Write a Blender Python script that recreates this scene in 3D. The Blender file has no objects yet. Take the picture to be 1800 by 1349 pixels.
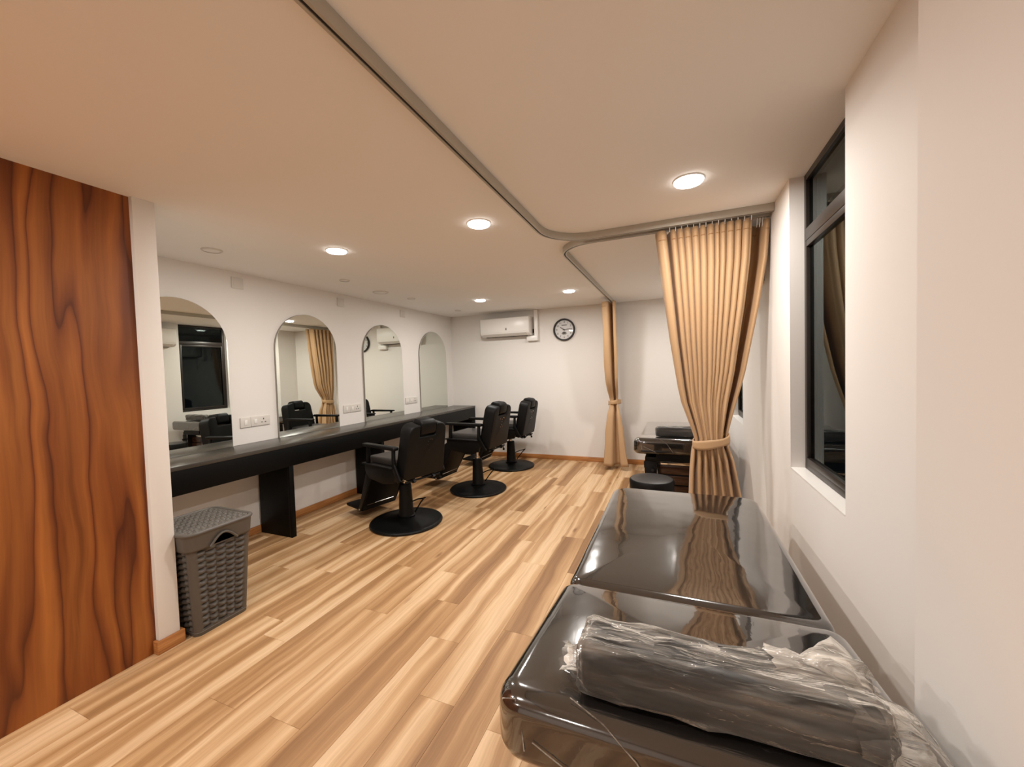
import bpy, bmesh, math, random
from mathutils import Vector, Matrix, noise
random.seed(7)
SC = bpy.context.scene
COL = SC.collection
PI = math.pi

# ---------------------------------------------------------------- camera
CAM_H = 1.45
F_PX, YAW, PITCH, ROLL = 694.51, .3914, .035, -.0303
def cam_axes():
    fwd = Vector((-math.sin(YAW), math.cos(YAW), 0)); right = Vector((math.cos(YAW), math.sin(YAW), 0)); up = Vector((0, 0, 1))
    f2 = math.cos(PITCH)*fwd - math.sin(PITCH)*up
    u2 = math.sin(PITCH)*fwd + math.cos(PITCH)*up
    r3 = math.cos(ROLL)*right + math.sin(ROLL)*u2
    u3 = -math.sin(ROLL)*right + math.cos(ROLL)*u2
    return r3, u3, f2
r3, u3, f2 = cam_axes()
cd = bpy.data.cameras.new('camera'); cam = bpy.data.objects.new('camera', cd); COL.objects.link(cam)
cd.sensor_width = 36; cd.lens = F_PX/1800*36; cd.clip_start = .02
M = Matrix((r3, u3, -f2)).transposed().to_4x4(); M.translation = (0, 0, CAM_H)
cam.matrix_world = M
SC.camera = cam

# ---------------------------------------------------------------- world, exposure
w = bpy.data.worlds.new('night'); SC.world = w; w.use_nodes = True
w.node_tree.nodes['Background'].inputs[0].default_value = (.02, .024, .03, 1)
w.node_tree.nodes['Background'].inputs[1].default_value = .3
SC.view_settings.view_transform = 'Standard'; SC.view_settings.look = 'None'
SC.view_settings.gamma = 1; SC.view_settings.use_curve_mapping = False
SC.view_settings.exposure = 0.0
LAMP_W = 19.3
LAMP_COL = (1.0, .955, .90)

# ---------------------------------------------------------------- helpers
XL, XR, YB, ZC = -3.617, .562, 6.038, 2.395
YF = -4.0                                    # wall behind the camera
def lin(c):
    c = c/255.
    return c/12.92 if c <= .04045 else ((c+.055)/1.055)**2.4
def rgb(r, g, b): return (lin(r), lin(g), lin(b), 1)

class NT:
    def __init__(s, name):
        s.m = bpy.data.materials.new(name); s.m.use_nodes = True
        s.t = s.m.node_tree; s.b = s.t.nodes['Principled BSDF']; s.out = s.t.nodes['Material Output']
    def n(s, typ, ins=None, **kw):
        nd = s.t.nodes.new(typ)
        for k, v in kw.items(): setattr(nd, k, v)
        for k, v in (ins or {}).items():
            if isinstance(v, bpy.types.NodeSocket): s.t.links.new(v, nd.inputs[k])
            else: nd.inputs[k].default_value = v
        return nd
    def link(s, a, b): s.t.links.new(a, b)
    def set(s, **kw):
        for k, v in kw.items():
            i = s.b.inputs[k.replace('_', ' ')]
            if isinstance(v, bpy.types.NodeSocket): s.t.links.new(v, i)
            else: i.default_value = v
        return s
    def ramp(s, fac, stops, interp='LINEAR'):
        r = s.n('ShaderNodeValToRGB', {'Fac': fac}); cr = r.color_ramp; cr.interpolation = interp
        while len(cr.elements) < len(stops): cr.elements.new(.5)
        for e, (p, c) in zip(cr.elements, stops): e.position = p; e.color = c
        return r.outputs['Color']
    def math(s, op, a, b=None, c=None):
        n = s.n('ShaderNodeMath', operation=op)
        for i, v in enumerate((a, b, c)):
            if v is None: continue
            if isinstance(v, bpy.types.NodeSocket): s.t.links.new(v, n.inputs[i])
            else: n.inputs[i].default_value = v
        return n.outputs[0]
    def mix(s, fac, a, b, blend='MIX'):
        n = s.n('ShaderNodeMix', data_type='RGBA', blend_type=blend)
        for i, v in ((0, fac), (6, a), (7, b)):
            if isinstance(v, bpy.types.NodeSocket): s.t.links.new(v, n.inputs[i])
            else: n.inputs[i].default_value = v
        return n.outputs[2]
    def noise(s, vec, scale, detail=3, rough=.5, dist=0):
        return s.n('ShaderNodeTexNoise', {'Vector': vec, 'Scale': scale, 'Detail': detail, 'Roughness': rough, 'Distortion': dist}).outputs['Fac']
    def coords(s, scale=(1, 1, 1), loc=(0, 0, 0), kind='Object'):
        tc = s.n('ShaderNodeTexCoord')
        return s.n('ShaderNodeMapping', {'Vector': tc.outputs[kind], 'Scale': scale, 'Location': loc}).outputs[0]
    def bump(s, h, strength=.2, dist=.01):
        b = s.n('ShaderNodeBump', {'Height': h, 'Strength': strength, 'Distance': dist})
        s.link(b.outputs[0], s.b.inputs['Normal']); return s

def simple(name, col, rough=.5, metal=0, bump=None, spec=None, coat=0, var=0.06, vscale=8):
    t = NT(name)
    t.set(Roughness=rough, Metallic=metal, Coat_Weight=coat)
    if spec is not None: t.b.inputs['Specular IOR Level'].default_value = spec
    v = t.noise(t.coords(), vscale, 3)
    c2 = tuple(x*(1-var) for x in col[:3])+(1,)
    t.set(Base_Color=t.mix(v, col, c2))
    if bump: t.bump(t.noise(t.coords(), bump[0], 4), bump[1], bump[2] if len(bump) > 2 else .005)
    return t.m

# ---------------------------------------------------------------- materials
MT = {}
MT['wall'] = simple('wall_paint', rgb(230, 226, 221), .75, var=.02, vscale=2, bump=(160, .04, .002))
MT['ceil'] = simple('ceiling_paint', rgb(245, 243, 240), .85, var=.02, vscale=2)
MT['white'] = simple('white_plastic', rgb(236, 233, 228), .32, var=.02)
MT['offwhite'] = simple('grey_white_plate', rgb(216, 211, 204), .4, var=.02)
MT['greyline'] = simple('grey_detail', rgb(120, 115, 110), .5)
MT['lamp_rim'] = simple('white_lamp_rim', rgb(240, 236, 230), .4, var=.01)
MT['black'] = simple('black_vinyl', rgb(11, 10, 10), .5, spec=.2, bump=(220, .12, .002), var=.2)
MT['seat'] = simple('charcoal_vinyl', rgb(58, 54, 52), .4, bump=(220, .12, .002), var=.12)
MT['blackmetal'] = simple('black_metal', rgb(9, 9, 9), .45, spec=.22, var=.1)
MT['chrome'] = simple('chrome', rgb(215, 212, 208), .12, 1, var=.02)
MT['alu'] = simple('aluminium', rgb(186, 181, 170), .42, .35, var=.05)
MT['slot'] = simple('dark_slot', rgb(34, 24, 18), .7)
MT['frame'] = simple('dark_window_frame', rgb(44, 38, 34), .38, .3, var=.1)
MT['rubber'] = simple('dark_rubber', rgb(14, 14, 15), .5)
MT['counter'] = simple('black_woodgrain_laminate', rgb(10, 10, 10), .45, spec=.14, var=.3, vscale=40)
MT['bin'] = simple('taupe_plastic', rgb(86, 80, 73), .5, var=.08)
MT['clockface'] = simple('clock_face', rgb(222, 219, 216), .45, var=.01)
MT['ink'] = simple('dark_print', rgb(70, 66, 64), .6)
MT['hand'] = simple('clock_hand_black', rgb(30, 26, 24), .5)
MT['jamb'] = simple('mirror_edge', rgb(150, 146, 138), .25, .3)

def m_mirror():
    t = NT('silver_mirror'); t.set(Base_Color=(.80, .83, .77, 1), Metallic=1, Roughness=.006)
    return t.m
MT['mirror'] = m_mirror()

def m_counter_top():
    t = NT('dark_oak_laminate')
    g = t.noise(t.coords((60, 2, 60)), 3, 5, .6)
    t.set(Base_Color=t.ramp(g, [(.3, rgb(58, 54, 49)), (.7, rgb(68, 63, 57))]), Roughness=.27)
    t.bump(g, .02, .001)
    return t.m
MT['ctop'] = m_counter_top()

def m_plank():
    t = NT('hickory_plank')
    oi = t.n('ShaderNodeObjectInfo')
    rnd = oi.outputs['Random']
    off = t.n('ShaderNodeCombineXYZ', {0: t.math('MULTIPLY', rnd, 13.7), 1: t.math('MULTIPLY', rnd, 71.3), 2: t.math('MULTIPLY', rnd, 5.1)}).outputs[0]
    tc = t.n('ShaderNodeTexCoord')
    add = t.n('ShaderNodeVectorMath', {0: tc.outputs['Object'], 1: off}, operation='ADD').outputs[0]
    def mp(sx, sy): return t.n('ShaderNodeMapping', {'Vector': add, 'Scale': (sx, sy, 1)}).outputs[0]
    warp = t.noise(mp(2.2, 1.6), 1.6, 2)
    sep = t.n('ShaderNodeSeparateXYZ', {0: add})
    wx = t.math('ADD', sep.outputs[0], t.math('MULTIPLY', warp, .055))
    wv = t.n('ShaderNodeCombineXYZ', {0: t.math('MULTIPLY', wx, 9.5), 1: t.math('MULTIPLY', sep.outputs[1], .27), 2: 0.0}).outputs[0]
    band = t.noise(wv, 1.0, 1.6, .45)
    fine = t.noise(t.n('ShaderNodeCombineXYZ', {0: t.math('MULTIPLY', wx, 150), 1: t.math('MULTIPLY', sep.outputs[1], 3.0), 2: 0.0}).outputs[0], 1.0, 4, .6)
    vein = t.noise(t.n('ShaderNodeCombineXYZ', {0: t.math('MULTIPLY', wx, 42), 1: t.math('MULTIPLY', sep.outputs[1], 1.3), 2: 0.0}).outputs[0], 1.0, 3, .55)
    bb = t.math('ADD', band, t.math('MULTIPLY', t.math('SUBTRACT', rnd, .5), .17))
    base = t.ramp(bb, [(.30, rgb(222, 190, 152)), (.41, rgb(217, 183, 143)), (.465, rgb(200, 162, 119)), (.55, rgb(177, 137, 94)), (.70, rgb(150, 111, 72))])
    veinc = t.ramp(vein, [(.34, (1, 1, 1, 1)), (.5, (.90, .88, .85, 1)), (.62, (.78, .72, .66, 1)), (.72, (.94, .93, .92, 1))])
    c1 = t.mix(.75, base, veinc, 'MULTIPLY')
    finec = t.ramp(fine, [(.3, (1.0, 1.0, 1.0, 1)), (.7, (.82, .80, .77, 1))])
    c2 = t.mix(.8, c1, finec, 'MULTIPLY')
    knot = t.n('ShaderNodeTexVoronoi', {'Vector': t.n('ShaderNodeCombineXYZ', {0: t.math('MULTIPLY', wx, 5.0), 1: t.math('MULTIPLY', sep.outputs[1], 1.5), 2: 0.0}).outputs[0], 'Scale': 1.0})
    km = t.ramp(knot.outputs['Distance'], [(.03, (1, 1, 1, 1)), (.11, (0, 0, 0, 1))])
    c3 = t.mix(t.math('MULTIPLY', km, .75), c2, rgb(112, 70, 40))
    t.set(Base_Color=c3, Roughness=t.math('ADD', t.math('MULTIPLY', fine, .12), .42))
    t.b.inputs['Specular IOR Level'].default_value = .4
    t.bump(fine, .06, .002)
    return t.m
MT['plank'] = m_plank()
MT['subfloor'] = simple('plank_joint', rgb(150, 112, 74), .8)

def m_basewood():
    t = NT('baseboard_wood')
    g = t.noise(t.coords((2, 2, 50)), 2.5, 4, .55)
    t.set(Base_Color=t.ramp(g, [(.3, rgb(150, 95, 50)), (.5, rgb(176, 118, 66)), (.7, rgb(196, 140, 86))]), Roughness=.42)
    return t.m
MT['base'] = m_basewood()

def m_flame():
    t = NT('flame_grain_walnut')
    tc = t.n('ShaderNodeTexCoord'); s = t.n('ShaderNodeSeparateXYZ', {0: tc.outputs['Object']})
    y, z = s.outputs[1], s.outputs[2]
    def vec(a, b, o=0.0): return t.n('ShaderNodeCombineXYZ', {0: t.math('MULTIPLY', y, a), 1: t.math('MULTIPLY', z, b), 2: o}).outputs[0]
    w1 = t.noise(vec(2.2, .9), 1.0, 2, .5)
    w2 = t.noise(vec(7, 2.6, 4.0), 1.0, 2, .5)
    yy = t.math('ADD', y, t.math('ADD', t.math('MULTIPLY', w1, .14), t.math('MULTIPLY', w2, .035)))
    v2 = t.n('ShaderNodeCombineXYZ', {0: t.math('MULTIPLY', yy, 3.4), 1: t.math('MULTIPLY', z, .26), 2: 2.0}).outputs[0]
    big = t.noise(v2, 1.0, 2.2, .5)
    saw = t.math('FRACT', t.math('MULTIPLY', big, 9.0))
    flame = t.ramp(saw, [(0, rgb(118, 64, 29)), (.06, rgb(142, 82, 38)), (.35, rgb(166, 104, 50)), (.7, rgb(154, 94, 45)), (.92, rgb(120, 66, 31)), (.985, rgb(96, 50, 23)), (1, rgb(108, 58, 27))])
    v3 = t.n('ShaderNodeCombineXYZ', {0: t.math('MULTIPLY', yy, 13), 1: t.math('MULTIPLY', z, .55), 2: 1.0}).outputs[0]
    mid = t.noise(v3, 1.0, 4, .6)
    midc = t.ramp(mid, [(.28, (.50, .42, .36, 1)), (.42, (.86, .82, .78, 1)), (.56, (1.08, 1.06, 1.02, 1)), (.75, (1.38, 1.34, 1.22, 1))])
    c = t.mix(.85, flame, midc, 'MULTIPLY')
    blotch = t.noise(vec(1.6, .7, 9.0), 1.0, 2, .5)
    bl = t.ramp(blotch, [(.3, (.70, .58, .50, 1)), (.55, (1, 1, 1, 1)), (.75, (1.3, 1.24, 1.1, 1))])
    c = t.mix(.8, c, bl, 'MULTIPLY')
    fv = t.n('ShaderNodeCombineXYZ', {0: t.math('MULTIPLY', yy, 110), 1: t.math('MULTIPLY', z, 2.0), 2: 0.0}).outputs[0]
    fine = t.noise(fv, 1.0, 3, .6)
    c = t.mix(.6, c, t.ramp(fine, [(.3, (.88, .86, .84, 1)), (.7, (1.06, 1.05, 1.04, 1))]), 'MULTIPLY')
    t.set(Base_Color=c, Roughness=.42)
    t.b.inputs['Specular IOR Level'].default_value = .35
    return t.m
MT['flame'] = m_flame()

def m_curtain():
    t = NT('gold_satin_curtain')
    wv = t.noise(t.coords((260, 260, 40)), 2, 2)
    t.set(Base_Color=t.mix(wv, rgb(196, 160, 120), rgb(185, 149, 109)), Roughness=.5, Sheen_Weight=.15)
    t.b.inputs['Specular IOR Level'].default_value = .35
    t.bump(wv, .05, .001)
    tr = t.n('ShaderNodeBsdfTranslucent', {'Color': rgb(200, 120, 62)})
    mx = t.n('ShaderNodeMixShader', {0: .10, 1: t.b.outputs[0], 2: tr.outputs[0]})
    t.link(mx.outputs[0], t.out.inputs[0])
    return t.m
MT['curtain'] = m_curtain()
MT['stitch'] = simple('curtain_stitching', rgb(168, 122, 76), .7)

def m_bed():
    t = NT('black_leather_under_clear_wrap')
    lo = t.noise(t.coords((1, 1, 1)), 3.2, 2, .5)
    hi = t.noise(t.coords((9, 3, 9)), 3, 3, .5, .6)
    t.set(Base_Color=rgb(34, 31, 29), Roughness=.13, IOR=1.75, Coat_Weight=1, Coat_Roughness=.03, Coat_IOR=1.75)
    h = t.math('ADD', lo, t.math('MULTIPLY', hi, .05))
    b = t.n('ShaderNodeBump', {'Height': h, 'Strength': .35, 'Distance': .012})
    t.link(b.outputs[0], t.b.inputs['Normal']); t.link(b.outputs[0], t.b.inputs['Coat Normal'])
    return t.m
MT['bed'] = m_bed()

def m_wrapfilm(name, cloud, rough, lo=.08, hi=.55):
    t = NT(name)
    n1 = t.noise(t.coords((3.5, 26, 26)), 1.0, 3, .55, .5)
    t.set(Base_Color=rgb(232, 227, 218), Roughness=rough, IOR=1.6)
    v = t.n('ShaderNodeTexVoronoi', {'Vector': t.coords((11, 30, 30)), 'Scale': 1.0, 'Randomness': 1.0}).outputs['Distance']
    t.bump(t.math('ADD', v, t.math('MULTIPLY', t.noise(t.coords((9, 50, 50)), 1.2, 3, .55, 1.0), .5)), 1.0, .012)
    tp = t.n('ShaderNodeBsdfTransparent')
    fac = t.ramp(n1, [(.40, (lo, lo, lo, 1)), (.60, (cloud, cloud, cloud, 1)), (.70, (hi, hi, hi, 1))])
    # film turns milkier towards the upper side
    z = t.n('ShaderNodeSeparateXYZ', {0: t.n('ShaderNodeTexCoord').outputs['Object']}).outputs[2]
    top = t.n('ShaderNodeMapRange', {0: z, 1: .065, 2: .105, 3: .2, 4: 1.7}).outputs[0]
    fr = t.n('ShaderNodeFresnel', {'IOR': 1.6}); t.link(t.t.nodes['Bump'].outputs[0], fr.inputs['Normal'])
    f2_ = t.math('MINIMUM', t.math('ADD', t.math('MULTIPLY', fac, top), t.math('MULTIPLY', fr.outputs[0], 1.1)), 1.0)
    mx = t.n('ShaderNodeMixShader', {0: f2_, 1: tp.outputs[0], 2: t.b.outputs[0]})
    t.link(mx.outputs[0], t.out.inputs[0])
    return t.m
MT['film'] = m_wrapfilm('clear_plastic_bag', .2, .05, .0, .6)
MT['filmtail'] = m_wrapfilm('cloudy_plastic_bag', .34, .12, .14, .6)

def m_glass():
    t = NT('window_glass')
    g = t.n('ShaderNodeBsdfGlass', {'Color': (.55, .6, .6, 1), 'Roughness': 0.0, 'IOR': 1.5})
    t.link(g.outputs[0], t.out.inputs[0])
    return t.m
MT['glass'] = m_glass()

def m_emit(name, col, st):
    t = NT(name)
    e = t.n('ShaderNodeEmission', {'Color': col, 'Strength': st})
    t.link(e.outputs[0], t.out.inputs[0]); return t.m
MT['diffuser'] = m_emit('lit_diffuser', (*LAMP_COL, 1), 9.0)

def m_drawer():
    t = NT('dark_walnut_drawer')
    g = t.noise(t.coords((2, 2, 40)), 3, 4, .6)
    t.set(Base_Color=t.ramp(g, [(.3, rgb(40, 24, 16)), (.7, rgb(78, 48, 31))]), Roughness=.22)
    return t.m
MT['drawer'] = m_drawer()

# ---------------------------------------------------------------- mesh helpers
def new(): return bmesh.new()
def box(bm, c, s, mat=None):
    r = bmesh.ops.create_cube(bm, size=1)
    vs = r['verts']
    for v in vs:
        v.co = Vector((v.co.x*s[0], v.co.y*s[1], v.co.z*s[2]))
        if mat is not None: v.co = mat @ v.co
        v.co += Vector(c)
    return vs
def bx(bm, a, b):
    return box(bm, [(a[i]+b[i])/2 for i in range(3)], [abs(b[i]-a[i]) for i in range(3)])
def lathe(bm, prof, seg=40, c=(0, 0, 0)):
    rings = []
    for r, z in prof:
        if r < 1e-6: rings.append([bm.verts.new((c[0], c[1], c[2]+z))])
        else: rings.append([bm.verts.new((c[0]+r*math.cos(2*PI*i/seg), c[1]+r*math.sin(2*PI*i/seg), c[2]+z)) for i in range(seg)])
    for a, b in zip(rings, rings[1:]):
        for i in range(seg):
            j = (i+1) % seg
            q = []
            for rr, k in ((a, i), (a, j), (b, j), (b, i)):
                v = rr[0] if len(rr) == 1 else rr[k]
                if v not in q: q.append(v)
            if len(q) > 2: bm.faces.new(q)
    return rings
def tube(bm, pts, r, seg=8, closed=False, flat=1.0):
    pts = [Vector(p) for p in pts]; n = len(pts); rings = []
    prev = None
    for i, p in enumerate(pts):
        if closed: t = pts[(i+1) % n]-pts[i-1]
        else: t = pts[min(i+1, n-1)]-pts[max(i-1, 0)]
        t.normalize()
        ref = Vector((0, 0, 1)) if abs(t.z) < .95 else Vector((1, 0, 0))
        a = t.cross(ref).normalized()
        if prev is not None and a.dot(prev) < 0: a = -a
        prev = a
        b = a.cross(t).normalized()
        rr = r[i] if isinstance(r, (list, tuple)) else r
        rings.append([bm.verts.new(p+a*(rr*math.cos(2*PI*k/seg))+b*(rr*flat*math.sin(2*PI*k/seg))) for k in range(seg)])
    for i in range(n if closed else n-1):
        A, B = rings[i], rings[(i+1) % n]
        for k in range(seg): bm.faces.new((A[k], A[(k+1) % seg], B[(k+1) % seg], B[k]))
    if not closed:
        bm.faces.new(rings[0][::-1]); bm.faces.new(rings[-1])
def prism(bm, poly, fn, d0, d1):
    """poly in 2D; fn(u,v,d)->xyz"""
    a = [bm.verts.new(fn(u, v, d0)) for u, v in poly]; b = [bm.verts.new(fn(u, v, d1)) for u, v in poly]
    n = len(poly)
    bm.faces.new(a); bm.faces.new(b[::-1])
    for i in range(n): bm.faces.new((a[i], b[i], b[(i+1) % n], a[(i+1) % n]))
def sweep(bm, path, prof, closed_ends=True):
    """path: list of (x,y); prof: closed list of (lateral, z)"""
    n = len(path); rings = []
    for i in range(n):
        p = Vector(path[i]); t = Vector(path[min(i+1, n-1)])-Vector(path[max(i-1, 0)]); t.normalize()
        nr = Vector((t.y, -t.x))
        rings.append([bm.verts.new((p.x+nr.x*l, p.y+nr.y*l, z)) for l, z in prof])
    m = len(prof)
    for a, b in zip(rings, rings[1:]):
        for k in range(m): bm.faces.new((a[k], a[(k+1) % m], b[(k+1) % m], b[k]))
    if closed_ends: bm.faces.new(rings[0]); bm.faces.new(rings[-1][::-1])
def obj(name, bm, mat, parent=None, bev=0, seg=2, angle=35, smooth=True, loc=None):
    bmesh.ops.recalc_face_normals(bm, faces=bm.faces[:])
    if bev:
        es = [e for e in bm.edges if len(e.link_faces) == 2 and e.calc_face_angle(0) > math.radians(28)]
        bmesh.ops.bevel(bm, geom=es, offset=bev, segments=seg, affect='EDGES', profile=.5, clamp_overlap=True)
    me = bpy.data.meshes.new(name); bm.to_mesh(me); bm.free()
    if smooth:
        for p in me.polygons: p.use_smooth = True
        me.set_sharp_from_angle(angle=math.radians(angle))
    me.materials.append(MT[mat] if isinstance(mat, str) else mat)
    o = bpy.data.objects.new(name, me); COL.objects.link(o)
    if parent: o.parent = parent
    if loc: o.location = loc
    return o
def tag(o, label, cat, group=None, kind=None):
    if label: o['label'] = label
    if cat: o['category'] = cat
    if group: o['group'] = group
    if kind: o['kind'] = kind
    return o
def thing(name, label, cat, loc=(0, 0, 0), rz=0, group=None):
    o = bpy.data.objects.new(name, None); COL.objects.link(o); o.empty_display_size = .1
    o.location = loc; o.rotation_euler = (0, 0, rz)
    return tag(o, label, cat, group)
def struct(name, bm, mat, label, parent=None, bev=0, **k):
    o = obj(name, bm, mat, parent, bev, **k)
    if not parent:
        o['kind'] = 'structure'; o['label'] = label; o['category'] = name.split('_')[0]
    return o
def copy_tree(o, parent=None):
    c = o.copy(); COL.objects.link(c); c.parent = parent
    for ch in list(o.children): copy_tree(ch, c)
    return c
def text(name, body, size, mat, parent, loc, rot, depth=.0008):
    cu = bpy.data.curves.new(name, 'FONT'); cu.body = body; cu.size = size; cu.extrude = depth
    cu.align_x = 'CENTER'; cu.align_y = 'CENTER'
    tmp = bpy.data.objects.new(name+'_curve', cu); COL.objects.link(tmp)
    bpy.context.view_layer.update()
    me = bpy.data.meshes.new_from_object(tmp.evaluated_get(bpy.context.evaluated_depsgraph_get()))
    COL.objects.unlink(tmp); bpy.data.objects.remove(tmp)
    me.materials.clear(); me.materials.append(MT[mat])
    o = bpy.data.objects.new(name, me); COL.objects.link(o); o.parent = parent; o.location = loc; o.rotation_euler = rot
    return o

# ================================================================= SETTING
bm = new(); bx(bm, (XL-.1, YF-.1, -.1), (XR+.14, YB+.1, -.009))
floor = struct('floor', bm, 'subfloor', 'floor of long pale and tan wood planks with streaked grain')
# planks: columns along Y, 0.18 wide
PW, PLN, TH = .18, 1.30, .009
pm_cache = {}
def plank_mesh(w_, l_):
    key = (round(w_, 3), round(l_, 3))
    if key not in pm_cache:
        b_ = new(); g = .0003
        bx(b_, (-w_/2+g, -l_/2+g, -TH), (w_/2-g, l_/2-g, 0))
        es = [e for e in b_.edges if all(v.co.z > -.001 for v in e.verts)]
        bmesh.ops.bevel(b_, geom=es, offset=.0007, segments=1, affect='EDGES')
        me = bpy.data.meshes.new('plank'); b_.to_mesh(me); b_.free(); me.materials.append(MT['plank'])
        pm_cache[key] = me
    return pm_cache[key]
known = {0: 1.424, 1: 1.777, 2: 2.085, 3: 1.105}
k = -8
while True:
    x1 = -.905-PW*k; x0 = x1-PW
    if x1 <= XL+.01: break
    a, b = max(x0, XL), min(x1, XR)
    if b-a > .01:
        end = known.get(k, random.uniform(0, PLN))
        ys = []
        e = end
        while e > YF: e -= PLN
        while e < YB: ys.append(e); e += PLN
        ys.append(YB)
        for y0, y1 in zip(ys, ys[1:]):
            y0 = max(y0, YF)
            if y1-y0 < .02: continue
            o = bpy.data.objects.new('plank', plank_mesh(b-a, y1-y0)); COL.objects.link(o)
            o.parent = floor; o.location = ((a+b)/2, (y0+y1)/2, 0)
    k += 1

bm = new(); bx(bm, (XL-.1, YF-.1, ZC), (XR+.3, YB+.1, ZC+.08))
struct('ceiling', bm, 'ceil', 'smooth matt white ceiling with recessed downlights')
bm = new(); bx(bm, (XL-.1, 1.16, 0), (XL, YB, ZC))
struct('wall_left', bm, 'wall', 'white wall behind the counter and arched mirrors')
bm = new(); bx(bm, (XL-.1, YB, 0), (XR+.14, YB+.1, ZC))
struct('wall_back', bm, 'wall', 'white end wall with air conditioner and clock')
bm = new(); bx(bm, (-2.9, YF-.1, 0), (XR+.14, YF, ZC))
struct('wall_front', bm, 'wall', 'white wall behind the viewer')
# partition end (white) and timber-clad wall
bm = new(); bx(bm, (XL, 1.165, 0), (-2.55, 1.262, ZC))
struct('wall_partition', bm, 'wall', 'narrow white partition end beside the timber panel', bev=.003)
bm = new(); bx(bm, (-2.66, YF, 0), (-2.578, 1.165, ZC))
struct('wall_timber', bm, 'flame', 'full height flame grained walnut wall panel')
# right wall with two window openings
W1 = (1.755, 2.484); W2 = (4.06, 4.83); SILL = .885; XO = XR+.14
bm = new()
for y0, y1 in ((1.0, W1[0]), (W1[1], W2[0]), (W2[1], YB)): bx(bm, (XR, y0, 0), (XO, y1, ZC))
for y0, y1 in (W1, W2): bx(bm, (XR, y0, 0), (XO, y1, SILL))
struct('wall_right', bm, 'wall', 'white wall with two deep dark framed windows')
bm = new(); bx(bm, (.462, YF, 0), (XO, 1.074, ZC))
struct('wall_pier', bm, 'wall', 'projecting white wall face beside the near massage bed')
bm = new(); bx(bm, (.25, 5.64, 0), (XR, YB, ZC))
struct('wall_column', bm, 'wall', 'boxed white corner column in the curtained alcove')
# baseboards
BH = .07
def baseb(name, a, b, label):
    m_ = new(); bx(m_, a, b)
    return struct(name, m_, 'base', label, bev=.004)
baseb('baseboard_back', (XL, YB-.016, 0), (.25, YB, BH), 'low brown wooden skirting along the end wall')
baseb('baseboard_left', (XL, 1.28, 0), (XL+.016, YB-.016, BH), 'low brown wooden skirting below the counter')
bm = new(); bx(bm, (-2.55, 1.15, 0), (-2.534, 1.278, BH)); bx(bm, (-2.578, 1.15, 0), (-2.55, 1.165, BH)); bx(bm, (-2.70, 1.262, 0), (-2.55, 1.278, BH))
struct('baseboard_partition', bm, 'base', 'short wooden skirting wrapped round the white partition end', bev=.003)
baseb('baseboard_right', (XR-.016, 1.09, 0), (XR, 5.62, BH), 'low brown wooden skirting along the window wall')

# windows
def window(name, y0, y1, label):
    t = thing(name, label, 'window', (0, 0, 0)); t['kind'] = 'structure'
    xf0, xf1 = XR+.064, XR+.115
    fw = .032; zt = ZC-.002; zb = SILL+.004; zm = 2.085
    b_ = new()
    bx(b_, (xf0, y0, zb), (xf1, y0+fw, zt)); bx(b_, (xf0, y1-fw, zb), (xf1, y1, zt))
    bx(b_, (xf0, y0+fw, zb), (xf1, y1-fw, zb+fw)); bx(b_, (xf0, y0+fw, zt-fw), (xf1, y1-fw, zt))
    obj('window_frame', b_, 'frame', t, .002)
    b_ = new(); bx(b_, (xf0-.006, y0+fw, zm-.03), (xf1, y1-fw, zm+.03)); obj('transom', b_, 'frame', t, .003)
    b_ = new(); s0, s1, q0, q1 = y0+fw+.004, y1-fw-.004, zb+fw+.004, zm-.034; sw = .03
    bx(b_, (xf0-.008, s0, q0), (xf0+.03, s0+sw, q1)); bx(b_, (xf0-.008, s1-sw, q0), (xf0+.03, s1, q1))
    bx(b_, (xf0-.008, s0+sw, q0), (xf0+.03, s1-sw, q0+sw)); bx(b_, (xf0-.008, s0+sw, q1-sw), (xf0+.03, s1-sw, q1))
    sa = obj('sash', b_, 'frame', t, .002)
    b_ = new(); bx(b_, (xf0+.008, s0+sw, q0+sw), (xf0+.013, s1-sw, q1-sw)); obj('pane', b_, 'glass', sa, smooth=False)
    b_ = new(); bx(b_, (xf0+.015, y0+fw, zm+.03), (xf0+.020, y1-fw, zt-fw)); obj('pane', b_, 'glass', t, smooth=False)
    b_ = new(); bx(b_, (XR-.001, y0+.001, SILL), (xf0, y1-.001, SILL+.004)); obj('window_sill', b_, 'white', t)
window('window_1', W1[0], W1[1], 'dark framed window with upper light, beside the near massage bed')
window('window_2', W2[0], W2[1], 'dark framed window inside the curtained alcove')

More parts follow.
